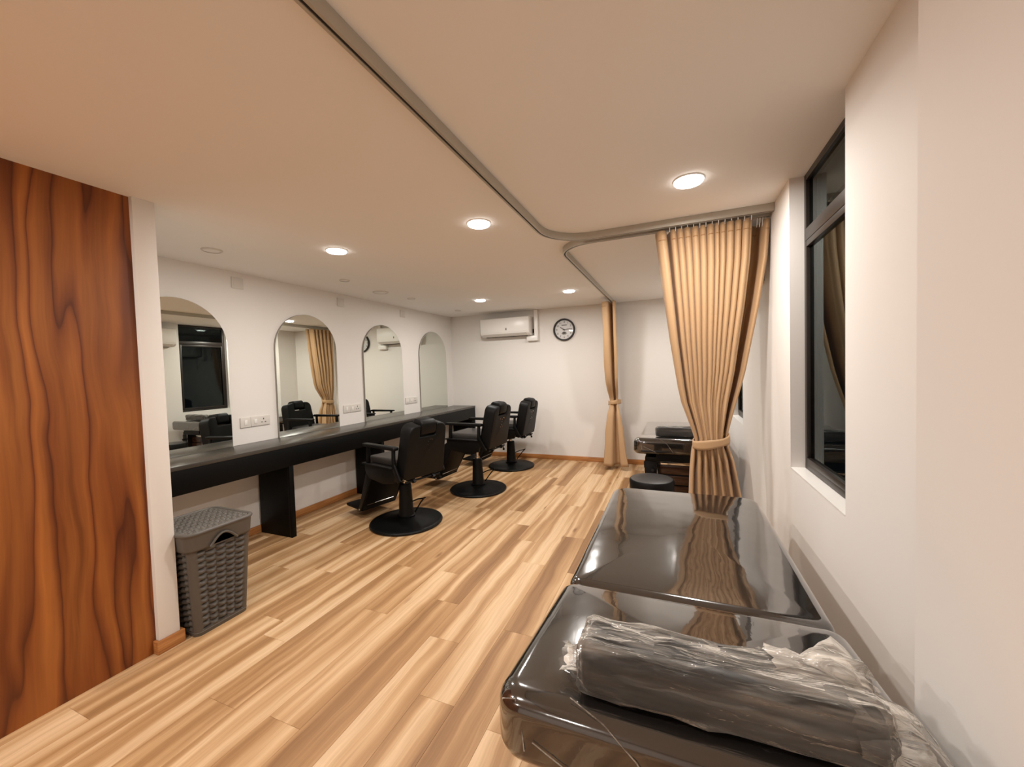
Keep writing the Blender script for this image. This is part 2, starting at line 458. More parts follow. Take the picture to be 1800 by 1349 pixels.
# ================================================================= LIGHTS
def downlight(x, y, label):
    t = thing('downlight', label, 'downlight', (x, y, ZC), 0, 'round recessed downlights')
    b_ = new(); lathe(b_, [(.076, 0), (.076, -.004), (.0735, -.006), (.071, -.006), (.071, 0)], 40); obj('rim', b_, 'lamp_rim', t)
    b_ = new(); lathe(b_, [(.0705, -.0005), (.0705, -.012), (.066, -.017), (.05, -.019), (0, -.020)], 40); obj('diffuser', b_, 'diffuser', t)
    ld = bpy.data.lights.new('lamp', 'AREA'); ld.shape = 'DISK'; ld.size = .13; ld.energy = LAMP_W; ld.color = LAMP_COL; ld.spread = PI
    lo = bpy.data.objects.new('lamp', ld); COL.objects.link(lo); lo.parent = t; lo.location = (0, 0, -.021)
for x, y, lb in ((-2.355, 2.305, 'lit round downlight above the floor before the second mirror'),
                 (-1.145, 2.30, 'lit round downlight in the open ceiling beside the long curtain rail'),
                 (.08, 2.262, 'lit round downlight over the near massage bed'),
                 (-2.39, 4.765, 'lit round downlight close to the air conditioner'),
                 (-1.18, 4.775, 'lit round downlight close to the wall clock'),
                 (.08, 4.775, 'lit round downlight inside the curtained alcove'),
                 (-2.355, -.17, 'lit round downlight beside the timber panel'),
                 (-1.145, -.17, 'lit round downlight behind the viewer over the open floor'),
                 (-2.2, -2.4, 'added unseen downlight lifting the ceiling light, far end of the timber panel'),  # this rear pair is added out of view to brighten the ceiling
                 (-.9, -2.4, 'added unseen downlight lifting the ceiling light, by the wall behind the viewer')):
    downlight(x, y, lb)
def ceil_disc(x, y, r, label, group=None):
    t = thing('ceiling_disc', label, 'ceiling fitting', (x, y, ZC), 0, group)
    b_ = new(); lathe(b_, [(r, 0), (r, -.005), (r*.92, -.009), (r*.80, -.009)], 32); obj('rim', b_, 'offwhite', t)
    b_ = new(); lathe(b_, [(r*.80, -.001), (r*.80, -.007), (0, -.0075)], 32); obj('cover', b_, 'white', t)
ceil_disc(-3.13, 1.885, .066, 'unlit white ceiling disc above the mirror next to the partition')
ceil_disc(-3.04, 3.06, .05, 'small unlit white ceiling disc above the second mirror from the partition')
ceil_disc(-3.14, 3.70, .09, 'wide unlit white ceiling disc between the second and third mirrors')
ceil_disc(-3.09, 4.21, .05, 'small unlit white ceiling disc above the third mirror from the partition')
ceil_disc(-3.10, 5.40, .05, 'small unlit white ceiling disc above the mirror nearest the end wall')

# ================================================================= COUNTER, MIRRORS, PLATES
ZT, XF = .85, -3.187
t = thing('counter', 'long black wall counter with deep apron and panel legs below the mirrors', 'counter', (0, 0, 0))
y0c, y1c = 1.264, YB-.002
bm = new(); bx(bm, (XL+.001, y0c, ZT-.03), (XF, y1c, ZT)); obj('worktop', bm, 'ctop', t, .002)
bm = new(); bx(bm, (XF-.03, y0c+.002, .645), (XF-.005, y1c, ZT-.03)); obj('apron', bm, 'counter', t, .002)
for yl in (2.465, 3.67, 4.87, 5.985):
    bm = new(); bx(bm, (XL+.018, yl, 0), (XF-.031, yl+.045, ZT-.031))
    bx(bm, (XF-.035, yl, 0), (XF-.005, yl+.045, .644)); obj('panel_leg', bm, 'counter', t, .002)
bm = new(); bx(bm, (XL+.001, y0c+.002, .71), (XL+.02, y1c, ZT-.031)); obj('rear_batten', bm, 'counter', t)

def mirror(yc, label):
    t = thing('arched_mirror', label, 'mirror', (XL, yc, ZT+.001), 0, 'arched wall mirrors')
    hw, hh, r = .378, 1.245, .378
    def outline(s):
        pts = [(-hw+s, s*0), (hw-s, 0)]
        for i in range(25):
            a = PI*i/24; pts.append(((hw-s)*math.cos(a), hh-r+(r-s)*math.sin(a)))
        return pts
    b_ = new(); prism(b_, outline(0), lambda u, v, d: (d, u, v), .001, .020); obj('backing', b_, 'jamb', t, 0)
    b_ = new(); prism(b_, outline(.0015), lambda u, v, d: (d, u, v), .0203, .0245); obj('glass', b_, 'mirror', t, 0, smooth=False)
mirror(1.872, 'arched wall mirror beside the white partition, above the laundry bin')
mirror(3.07, 'arched wall mirror second from the partition, between two socket plates')
mirror(4.252, 'arched wall mirror third from the partition')
mirror(5.428, 'arched wall mirror nearest the end wall')

def socket_plate(y0, label):
    t = thing('socket_plate', label, 'socket', (XL, y0, 1.043), 0, 'white switch and socket plates')
    b_ = new(); bx(b_, (0, 0, -.046), (.011, .094, .046)); s1 = obj('switch_plate', b_, 'offwhite', t, .004, 3)
    b_ = new(); bx(b_, (.0112, .034, -.022), (.015, .060, .022)); obj('rocker', b_, 'white', s1, .001)
    b_ = new(); bx(b_, (0, .0955, -.046), (.011, .28, .046)); s2 = obj('socket_body', b_, 'offwhite', t, .004, 3)
    b_ = new(); bx(b_, (.0112, .125, -.02), (.015, .15, .02)); obj('rocker', b_, 'white', s2, .001)
    for dy, dz, w_, h_ in ((.215, .016, .008, .016), (.198, -.014, .014, .007), (.232, -.014, .014, .007)):
        b_ = new(); bx(b_, (.0108, dy-w_/2, dz-h_/2), (.0118, dy+w_/2, dz+h_/2)); obj('pin_slot', b_, 'slot', s2)
socket_plate(2.332, 'white switch and socket plate between first and second mirrors from the partition')
socket_plate(3.53, 'white switch and socket plate between the second and third mirrors')
socket_plate(4.69, 'white switch and socket plate between the third and last mirrors')
for yp, lb in ((2.322, 'square blank wall plate above the gap between first and second mirrors'), (3.51, 'square blank wall plate above the gap between second and third mirrors'), (4.65, 'square blank wall plate above the gap between third and last mirrors')):
    t = thing('blank_plate', lb, 'wall plate', (XL, yp, 2.25), 0, 'square blank plates under the ceiling')
    bm = new(); bx(bm, (0, 0, 0), (.009, .104, .1)); obj('plate', bm, 'offwhite', t, .004, 3)
    bm = new(); bx(bm, (.0085, .016, .016), (.0105, .088, .084)); obj('inset', bm, 'offwhite', t, .001)

# ================================================================= AIR CONDITIONERS, CLOCK
def aircon(loc, rz, label, length):
    """local: back on y=0 plane, front towards -y, x along the wall"""
    t = thing('air_conditioner', label, 'air conditioner', loc, rz, 'split air conditioners')
    prof = [(0, 0), (0, .30), (.165, .30), (.19, .292), (.198, .275), (.198, .062), (.188, .040), (.150, .012), (.10, 0)]
    b_ = new(); prism(b_, prof, lambda u, v, d: (d, -u, v), 0, length); obj('body', b_, 'white', t, .006, 3)
    b_ = new(); bx(b_, (.008, -.203, .066), (length-.008, -.198, .286)); fp = obj('front_panel', b_, 'white', t, .002)
    b_ = new(); bx(b_, (length*.53, -.2042, .092), (length*.53+.022, -.2032, .128)); obj('badge', b_, 'greyline', fp)
    b_ = new(); prism(b_, [(.192, .048), (.197, .044), (.150, .008), (.145, .012)], lambda u, v, d: (d, -u-.002, v-.004), .05, length-.05); obj('louvre', b_, 'offwhite', t)
    b_ = new(); bx(b_, (.06, -.105, -.004), (length-.06, -.06, .002)); obj('vent_slot', b_, 'slot', t)
    for i in range(6):
        b_ = new(); bx(b_, (.04, -.05-.018*i, .298), (length-.04, -.044-.018*i, .304)); obj('intake_slat', b_, 'offwhite', t)
    return t
AC1 = aircon((-2.945, YB, 1.99), 0, 'white wall air conditioner next to the round clock', .848)
aircon((XR, 3.93, 1.99), -PI/2, 'white wall air conditioner beside the alcove window', .83)
# trunking: elbow box at the end of the unit and vertical duct to the ceiling (parts of the unit, in its local frame)
bm = new(); bx(bm, (.883, -.055, -.08), (.945, -.001, ZC-1.99-.002)); dk = obj('pipe_duct', bm, 'white', AC1, .005, 3)
bm = new(); bx(bm, (.755, -.07, -.09), (.943, -.001, -.004)); obj('elbow_box', bm, 'white', AC1, .012, 3)
bm = new(); bx(bm, (.849, -.03, .04), (.883, -.01, .10)); obj('pipe_stub', bm, 'slot', AC1)

def clock():
    R_ = .172
    t = thing('wall_clock', 'round black rimmed wall clock with white face on the end wall', 'clock', (-1.582, YB, 2.047))
    def L(bm_, prof, seg=64):
        rings = lathe(bm_, prof, seg)
        for v in bm_.verts: v.co = Vector((v.co.x, -v.co.z, v.co.y))
    b_ = new(); L(b_, [(R_-.02, .002), (R_, .002), (R_+.001, .03), (R_-.006, .042), (R_-.018, .042), (R_-.024, .03), (R_-.026, .012)]); obj('rim', b_, 'hand', t)
    b_ = new(); L(b_, [(R_-.02, .004), (R_-.02, .014), (0, .0141)]); face = obj('face', b_, 'clockface', t)
    yt = -.0155
    for i in range(1, 13):
        a = PI/2-2*PI*i/12; rr = .117
        text('numeral', str(i), .040, 'ink', face, (rr*math.cos(a), yt, rr*math.sin(a)), (PI/2, 0, 0))
    for i in range(60):
        a = 2*PI*i/60; l = .010 if i % 5 == 0 else .005
        b2 = new(); mat = Matrix.Rotation(-a, 3, 'Y'); box(b2, mat @ Vector((.142, yt, 0)), (l, .001, .0022), mat)
        obj('minute_mark', b2, 'ink', face)
    # small maker's line, too blurred to read in the photograph: a plain grey strip
    b2 = new(); bx(b2, (-.04, yt-.0005, .064), (.045, yt+.0005, .077)); obj('maker_strip', b2, 'greyline', face)
    # ornament above the six: little fan of petals
    for j, a in enumerate((-.9, -.45, 0, .45, .9)):
        b2 = new(); mat = Matrix.Rotation(a, 3, 'Y')
        prism(b2, [(-.004, 0), (-.011, -.024), (0, -.050), (.011, -.024), (.004, 0)], lambda u, v, d: mat @ Vector((u, d, v-.008)) + Vector((0, 0, -.03)), yt-.0012, yt)
        obj('ornament_petal', b2, 'greyline', face)
    def hand(name, ang, ln, w_, y_):
        b2 = new(); mat = Matrix.Rotation(-ang, 3, 'Y')
        prism(b2, [(-.02, -w_/2), (ln*.8, -w_*.6), (ln, 0), (ln*.8, w_*.6), (-.02, w_/2)], lambda u, v, d: mat @ Vector((u, d, v)), y_-.0015, y_)
        obj(name, b2, 'hand', t)
    hand('hour_hand', math.radians(147), .082, .009, -.018)
    hand('minute_hand', math.radians(5), .122, .007, -.021)
    hand('second_hand', math.radians(-90), .06, .002, -.023)
    b_ = new(); L(b_, [(.008, .014), (.008, .024), (0, .0245)], 20); obj('hub', b_, 'hand', t)
    b_ = new(); L(b_, [(R_-.019, .031), (R_-.019, .033), (0, .0335)]); bm_glass = NT('clock_cover')
    g = bm_glass.n('ShaderNodeBsdfGlossy', {'Color': (1, 1, 1, 1), 'Roughness': .02}); tp = bm_glass.n('ShaderNodeBsdfTransparent')
    fr = bm_glass.n('ShaderNodeFresnel', {'IOR': 1.45})
    mx = bm_glass.n('ShaderNodeMixShader', {0: fr.outputs[0], 1: tp.outputs[0], 2: g.outputs[0]}); bm_glass.link(mx.outputs[0], bm_glass.out.inputs[0])
    obj('cover_glass', b_, bm_glass.m, t)
clock()

# ================================================================= CURTAIN RAILS
def arc(cx, cy, r, a0, a1, n=14):
    return [(cx+r*math.cos(a0+(a1-a0)*i/n), cy+r*math.sin(a0+(a1-a0)*i/n)) for i in range(n+1)]
def rail(label, path):
    t = thing('curtain_rail', label, 'curtain rail', (0, 0, 0), 0, 'ceiling curtain rails')
    hw, zt, zb = .015, ZC-.001, ZC-.046
    b_ = new(); sweep(b_, path, [(-hw, zt), (hw, zt), (hw, zb), (.005, zb), (.005, zb+.008), (-.005, zb+.008), (-.005, zb), (-hw, zb)])
    obj('track', b_, 'alu', t, angle=30)
    b_ = new(); sweep(b_, path, [(-.0048, zb+.0075), (.0048, zb+.0075), (.0048, zb+.003), (-.0048, zb+.003)]); obj('track_slot', b_, 'slot', t)
    return t
RA = .30
rail('long aluminium curtain rail running over the open floor to the window wall',
     [(-.815, YF+.01), (-.815, 0), (-.815, 1.5)] + arc(-.815+RA, 2.815-RA, RA, PI, PI/2) + [(0, 2.815), (XR-.002, 2.815)])
RB = .26
rail('aluminium curtain rail enclosing the far alcove with the second bed',
     [(XR-.002, 2.90), (0, 2.90)] + arc(-.80+RB, 2.90+RB, RB, -PI/2, -PI) + [(-.80, 4.5), (-.80, YB-.002)])

# ================================================================= CURTAINS
def interp(tab, z):
    if z >= tab[0][0]: return tab[0][1]
    for (z0, v0), (z1, v1) in zip(tab, tab[1:]):
        if z <= z0 and z >= z1:
            f = (z0-z)/(z0-z1); return v0+(v1-v0)*f
    return tab[-1][1]
def curtain(name, label, plan, left, right, ampt, zs, yc, axis, tie_z, seed):
    """plan: list of (u 0..1, depth) describing the folded edge; left/right: tables z->coord; yc: centre of depth"""
    t = thing(name, label, 'curtain', (0, 0, 0), 0, 'gold tied back curtains')
    rnd = random.Random(seed)
    # smooth the plan with catmull-rom subdivision
    pts = []
    n = len(plan); SUB = 4
    for i in range(n-1):
        p0, p1, p2, p3 = plan[max(i-1, 0)], plan[i], plan[i+1], plan[min(i+2, n-1)]
        for s in range(SUB):
            f = s/SUB
            q = []
            for c in range(2):
                a, b, cc, d = p0[c], p1[c], p2[c], p3[c]
                q.append(.5*((2*b)+(-a+cc)*f+(2*a-5*b+4*cc-d)*f*f+(-a+3*b-3*cc+d)*f**3))
            pts.append((q[0], q[1], 0, 0))
    pts.append((*plan[-1], 0, 0))
    def P(p, z, off=0):
        l, r_ = interp(left, z), interp(right, z)
        a = interp(ampt, z)
        s = max(0, min(1, (2.3-z)/1.2))
        u = p[0]+s*.016*noise.noise(Vector((p[0]*9, z*.9, seed)))
        if axis == 'y' and p[1] > 0: a *= interp([(2.335, .8), (1.1, .8), (.9, .8), (.5, 1.1), (0, 1.45)], z)
        dep = p[1]*a*(1+.45*s*noise.noise(Vector((p[0]*14, z*1.3, seed+5))))
        # end flaps turn in at the tie so the gather reads as a bundle
        x = l+(r_-l)*u
        bow = interp([(2.35, 0), (tie_z+.25, 0), (tie_z, 1), (tie_z-.3, .3), (0, .1)], z)*(.045 if axis == 'x' else 0)*(1-(2*u-1)**2)
        if axis == 'x': dep += interp([(2.335, 0), (1.35, 0), (1.1, .6), (.97, .4), (.9, .5), (.78, 1), (0, 1.3)], z)*.026*math.cos(2*PI*6.5*p[0]+1)
        y = yc + dep - bow - off
        return (x, y, z) if axis == 'x' else (yc + (dep-bow-off), x, z)
    b_ = new(); rows = []
    for z in zs: rows.append([b_.verts.new(P(p, z)) for p in pts])
    for A, B in zip(rows, rows[1:]):
        for i in range(len(pts)-1): b_.faces.new((A[i], A[i+1], B[i+1], B[i]))
    o = obj('cloth', b_, 'curtain', t, angle=180)
    md = o.modifiers.new('thickness', 'SOLIDIFY'); md.thickness = .003
    # stitched header line
    zt = zs[0]
    b_ = new(); rows = [[b_.verts.new(P(p, zt-.062+dz, .0035)) for p in pts] for dz in (.0025, -.0025)]
    for i in range(len(pts)-1): b_.faces.new((rows[0][i], rows[0][i+1], rows[1][i+1], rows[1][i]))
    s_ = obj('header_stitching', b_, 'stitch', t); md = s_.modifiers.new('thickness', 'SOLIDIFY'); md.thickness = .001
    return t, P, pts
def tieback(t, axis, yc, x0, x1, zl, zr, h, d0, d1):
    b_ = new(); N = 48; rows = []
    cx, hx = (x0+x1)/2, (x1-x0)/2
    for k_ in range(5):
        ring = []
        for i in range(N):
            a = 2*PI*i/N
            x = cx+hx*math.cos(a)*(1.0+.02*math.sin(k_*PI/4)); s = math.sin(a)
            y = yc+(d0 if s < 0 else d1)*s
            fx = (x-x0)/(x1-x0); z = zl+(zr-zl)*fx+(k_/4-.5)*h*(1+.12*math.sin(3*a+1)) + (.012*s)
            ring.append(b_.verts.new((x, y, z) if axis == 'x' else (y, x, z)))
        rows.append(ring)
    for A, B in zip(rows, rows[1:]):
        for i in range(N): b_.faces.new((A[i], A[(i+1) % N], B[(i+1) % N], B[i]))
    o = obj('tieback', b_, 'curtain', t, angle=180); md = o.modifiers.new('thickness', 'SOLIDIFY'); md.thickness = .006; md.offset = 1

zs = [2.335, 2.30, 2.27, 2.2, 2.1, 2.0, 1.9, 1.8, 1.7, 1.6, 1.5, 1.4, 1.3, 1.2, 1.12, 1.06, 1.01, .985, .965, .945, .925, .9, .86, .82, .76, .70, .6, .5, .4, .3, .2, .1, .035]
# big curtain on the rails at the window wall
plan = [(0, .02), (.02, -.025), (.06, -.04), (.095, -.02), (.10, .06), (.085, .10), (.12, .05)]
NP = 11
rp = random.Random(5); wd = [rp.uniform(.75, 1.3) for _ in range(NP)]; acc = .135; sw_ = sum(wd)
for i in range(NP):
    hw = (.835-.135)*wd[i]/sw_/2; c = acc+hw; acc += 2*hw
    plan += [(c-hw*.80, -.012), (c-hw*.30, -.030), (c+hw*.30, -.031), (c+hw*.80, -.012), (c+hw*1.0, .026)]
plan[-1] = (.845, 0.0)
plan += [(.855, .055), (.865, .12), (.90, .16), (.935, .14), (.955, .06), (.975, .02), (1.0, .035)]
left = [(2.335, -.107), (1.969, -.068), (1.587, -.022), (1.223, .031), (1.019, .099), (.95, .118), (.894, .097), (.732, .081), (.621, .078), (.3, .05), (0, .03)]
right = [(2.335, .556), (2.116, .540), (1.822, .495), (1.372, .409), (1.132, .342), (1.011, .312), (.95, .305), (.9, .315), (.828, .339), (.625, .375), (.3, .42), (0, .45)]
ampt = [(2.335, 1), (1.6, .85), (1.15, .45), (.95, .2), (.8, .2), (.5, .3), (0, .4)]
t, P, pts = curtain('curtain', 'wide gold pleated curtain tied back beside the near massage bed', plan, left, right, ampt, zs, 2.865, 'x', .95, 3)
tieback(t, 'x', 2.85, .108, .314, .925, .965, .056, .056, .06)
for i in range(14):
    c = .135+(.835-.135)*(i+.0)/13; p = P((c, .03, 0, 0), 2.33)
    b_ = new(); tube(b_, [(p[0], 2.835, 2.322), (p[0], 2.832, 2.335), (p[0], 2.825, 2.348)], .0022, 6); obj('hook', b_, 'white', t)
for x in (.49, .505, .52, .535):
    b_ = new(); tube(b_, [(x, 2.93, 2.30), (x, 2.915, 2.32), (x, 2.903, 2.348)], .0022, 6); obj('hook', b_, 'white', t)
# far curtain against the end wall
zs2 = zs[:-1]+[.06]
plan2 = [(.05, .10), (.0, .085), (.02, .045), (.30, .030), (.30, .005), (.0, -.02), (-.005, -.07), (.03, -.105), (.09, -.095), (.12, -.04), (.15, -.035), (.17, -.09), (.22, -.10), (.26, -.08), (.28, -.03), (.31, -.03), (.33, -.085), (.38, -.10), (.43, -.08), (.45, -.03), (.48, -.03), (.50, -.085), (.55, -.10), (.60, -.08), (.62, -.03), (.65, -.03), (.67, -.085), (.72, -.10), (.77, -.08), (.79, -.03), (.82, -.03), (.84, -.085), (.90, -.095), (.95, -.06), (1, .0)]
left2 = [(2.335, 5.47), (1.73, 5.53), (1.24, 5.595), (1.0, 5.735), (.92, 5.745), (.86, 5.735), (.77, 5.70), (.3, 5.62), (0, 5.57)]
right2 = [(2.335, 6.0), (1.7, 5.99), (1.2, 5.975), (.92, 5.945), (.77, 5.965), (0, 6.0)]
amp2 = [(2.335, 1), (1.6, 1.1), (1.15, .95), (.95, .62), (.8, .85), (.5, 1.2), (0, 1.6)]
t, P, pts = curtain('curtain', 'narrow gold curtain tied back against the end wall', plan2, left2, right2, amp2, zs2, -.80, 'y', .94, 9)
tieback(t, 'y', -.81, 5.73, 5.96, .94, .93, .06, .085, .085)
for y in (5.52, 5.62, 5.72, 5.82, 5.92):
    b_ = new(); tube(b_, [(-.83, y, 2.32), (-.80, y, 2.349)], .0022, 6); obj('hook', b_, 'white', t)

# ================================================================= BARBER CHAIRS
def chair_proto():
    """local: faces +y, base at the origin"""
    t = thing('barber_chair', '', 'chair', (0, 0, 0), 0, 'black barber chairs at the counter')
    b_ = new(); lathe(b_, [(0, 0), (.328, 0), (.342, .006), (.345, .016), (.338, .027), (.322, .031), (.312, .029), (.24, .041), (.14, .056), (.085, .064), (.078, .07), (0, .072)], 64)
    obj('base_plate', b_, 'blackmetal', t, angle=25)
    b_ = new(); lathe(b_, [(.085, .062), (.088, .078), (.074, .082), (.070, .10), (.060, .30), (.056, .372), (.050, .382), (0, .382)], 32)
    obj('pump_sleeve', b_, 'blackmetal', t)
    b_ = new(); lathe(b_, [(.026, .38), (.026, .405), (.017, .406), (.017, .47), (.030, .471), (.030, .50)], 24); obj('piston', b_, 'chrome', t)
    b_ = new(); tube(b_, [(.05, -.07, .10), (.055, -.16, .215), (.06, -.20, .255)], .0065); tube(b_, [(.06, -.20, .255), (.05, -.12, .235), (.035, -.055, .205)], .0065)
    tube(b_, [(.045, -.20, .257), (.075, -.20, .257)], .007)
    obj('pump_lever', b_, 'blackmetal', t)
    b_ = new(); bx(b_, (-.12, -.13, .495), (.12, .14, .525)); bx(b_, (-.05, -.05, .485), (.05, .05, .497)); obj('mounting_plate', b_, 'blackmetal', t, .004)
    # seat shell
    b_ = new(); prism(b_, [(-.25, .525), (-.26, .60), (.24, .60), (.25, .56), (.22, .50), (.05, .50)], lambda u, v, d: (d, u, v), -.225, .225); obj('seat_shell', b_, 'black', t, .012, 3)
    b_ = new(); bx(b_, (-.215, -.20, .595), (.215, .265, .668)); obj('seat_cushion', b_, 'seat', t, .026, 4)
    # side frames with arm pads
    for s in (-1, 1):
        b_ = new()
        prism(b_, [(-.22, .60), (.26, .60), (.26, .53), (.20, .465), (-.02, .44), (-.18, .47)], lambda u, v, d: (s*d, u, v), .232, .262)
        sf = obj('side_panel', b_, 'blackmetal', t, .006)
        b_ = new(); bx(b_, (s*.228-.0, -.19, .598), (s*.288, .27, .612)); obj('side_rail', b_, 'black', sf, .003)
        b_ = new(); prism(b_, [(.185, .61), (.225, .61), (.215, .772), (.18, .772)], lambda u, v, d: (s*d, u, v), .243, .268); obj('arm_post', b_, 'blackmetal', t, .004)
        b_ = new(); prism(b_, [(-.285, .50), (-.235, .48), (-.165, .62), (-.175, .775), (-.205, .775), (-.205, .64)], lambda u, v, d: (s*d, u, v), .243, .268); obj('rear_arm_bracket', b_, 'blackmetal', t, .006)
        b_ = new(); prism(b_, [(-.225, .765), (.245, .770), (.262, .782), (.255, .797), (-.22, .800), (-.235, .785)], lambda u, v, d: (s*d, u, v), .226, .284); obj('arm_pad', b_, 'black', t, .009, 3)
    # backrest with notch and headrest, leaning back
    back = bpy.data.objects.new('backrest_pivot', None)
    lean = math.radians(11)
    def lm(u, v, d):  # u across, v up the back, d thickness (front positive)
        y = d*math.cos(lean)-v*math.sin(lean); z = d*math.sin(lean)+v*math.cos(lean)
        return (u, -.235+y, .505+z)
    hw0, hw1, H_ = .232, .215, .505
    def rc(cx, cy, r, a0, a1, n=5): return [(cx+r*math.cos(math.radians(a0+(a1-a0)*i/n)), cy+r*math.sin(math.radians(a0+(a1-a0)*i/n))) for i in range(n+1)]
    pl = rc(-hw0+.04, .04, .04, 180, 270)+rc(hw0-.04, .04, .04, 270, 360)+rc(hw1-.075, H_-.085, .075, 0, 80)
    pl += [(.098, H_-.005), (.092, H_-.02), (.092, H_-.12), (-.092, H_-.12), (-.092, H_-.02), (-.098, H_-.005)]
    pl += rc(-hw1+.075, H_-.085, .075, 100, 180)
    b_ = new(); prism(b_, pl, lm, -.06, .075); br = obj('backrest', b_, 'black', t, .026, 4, angle=50)
    b_ = new()
    hp = rc(-.05, .012, .05, 180, 270)+rc(.05, .012, .05, 270, 360)
    prism(b_, [(-.055, -.02), (.05, -.02), (.075, 0), (.08, .075), (.06, .108), (-.03, .112), (-.062, .09), (-.066, .01)], lambda u, v, d: lm(d, H_-.085+v, u), -.086, .086)
    hr = obj('headrest', b_, 'black', t, .016, 3, angle=50)
    b_ = new()
    for u, v in ((-.05, .345), (.0, .335), (.05, .345), (0, .305), (0, .27), (-.025, .245), (.022, .248)):
        x, y, z = lm(u, v, -.061); box(b_, (x, y, z), (.009, .005, .009))
    box(b_, lm(.03, .352, -.061), (.03, .005, .006))
    obj('back_rivet', b_, 'chrome', br)
    # recline rods and hinge plate behind the seat
    b_ = new(); prism(b_, [(-.30, .47), (-.28, .455), (-.05, .475), (-.05, .50), (-.26, .515)], lambda u, v, d: (d, u, v), .10, .125); prism(b_, [(-.30, .47), (-.28, .455), (-.05, .475), (-.05, .50), (-.26, .515)], lambda u, v, d: (d, u, v), -.125, -.10)
    tube(b_, [(-.20, -.27, .475), (.20, -.27, .475)], .010)
    obj('recline_bracket', b_, 'blackmetal', t)
    b_ = new(); tube(b_, [(.15, -.24, .47), (.22, -.245, .455), (.23, -.245, .43)], .006); lathe(b_, [(0, .405), (.013, .408), (.013, .43), (0, .433)], 12, (.23, -.245, 0)); obj('recline_knob', b_, 'blackmetal', t)
    # leg rest and foot plate
    b_ = new(); prism(b_, [(.23, .50), (.25, .545), (.30, .55), (.345, .52), (.50, .13), (.47, .085), (.43, .10)], lambda u, v, d: (d, u, v), -.195, .195); lr = obj('leg_rest', b_, 'black', t, .012, 3)
    b_ = new(); tube(b_, [(-.16, .412, .14), (.15, .412, .14)], .004, 6); obj('chrome_strip', b_, 'chrome', lr)
    for s in (-1, 1):
        b_ = new(); prism(b_, [(.22, .47), (.25, .50), (.49, .115), (.485, .075), (.455, .08)], lambda u, v, d: (s*d, u, v), .197, .209); rl = obj('leg_rest_rail', b_, 'blackmetal', t, .003)
    b_ = new(); prism(b_, [(.44, .078), (.72, .088), (.735, .10), (.72, .118), (.45, .108)], lambda u, v, d: (d, u, v), -.20, .20); fp = obj('foot_plate', b_, 'black', t, .006)
    b_ = new(); tube(b_, [(-.205, .475, .088), (.205, .475, .088)], .011); obj('foot_hinge', b_, 'blackmetal', t)
    b_ = new()
    for s in (-1, 1): lathe(b_, [(0, .0), (.008, .0), (.008, .014), (0, .016)], 10, (s*.205, .475, .088))
    obj('hinge_bolt', b_, 'chrome', fp)
    bpy.data.objects.remove(back)
    return t
cp = chair_proto()
spots = [(-2.43, 3.10, math.radians(75), 'black barber chair before the second mirror, nearest the laundry bin'),
         (-2.24, 4.25, math.radians(86), 'black barber chair between two others, facing the third mirror'),
         (-2.29, 5.43, math.radians(88), 'black barber chair nearest the end wall')]
for i, (x, y, a, lb) in enumerate(spots):
    c = cp if i == 0 else copy_tree(cp)
    c.location = (x, y, 0); c.rotation_euler = (0, 0, a); c['label'] = lb
    if i == 1:                                   # this one is pumped up higher
        for ch in c.children:
            nm = ch.name.split('.')[0]
            if nm == 'piston': ch.scale.z = 1.17; ch.location.z = -.066
            elif nm not in ('base_plate', 'pump_sleeve', 'pump_lever'): ch.location.z += .05

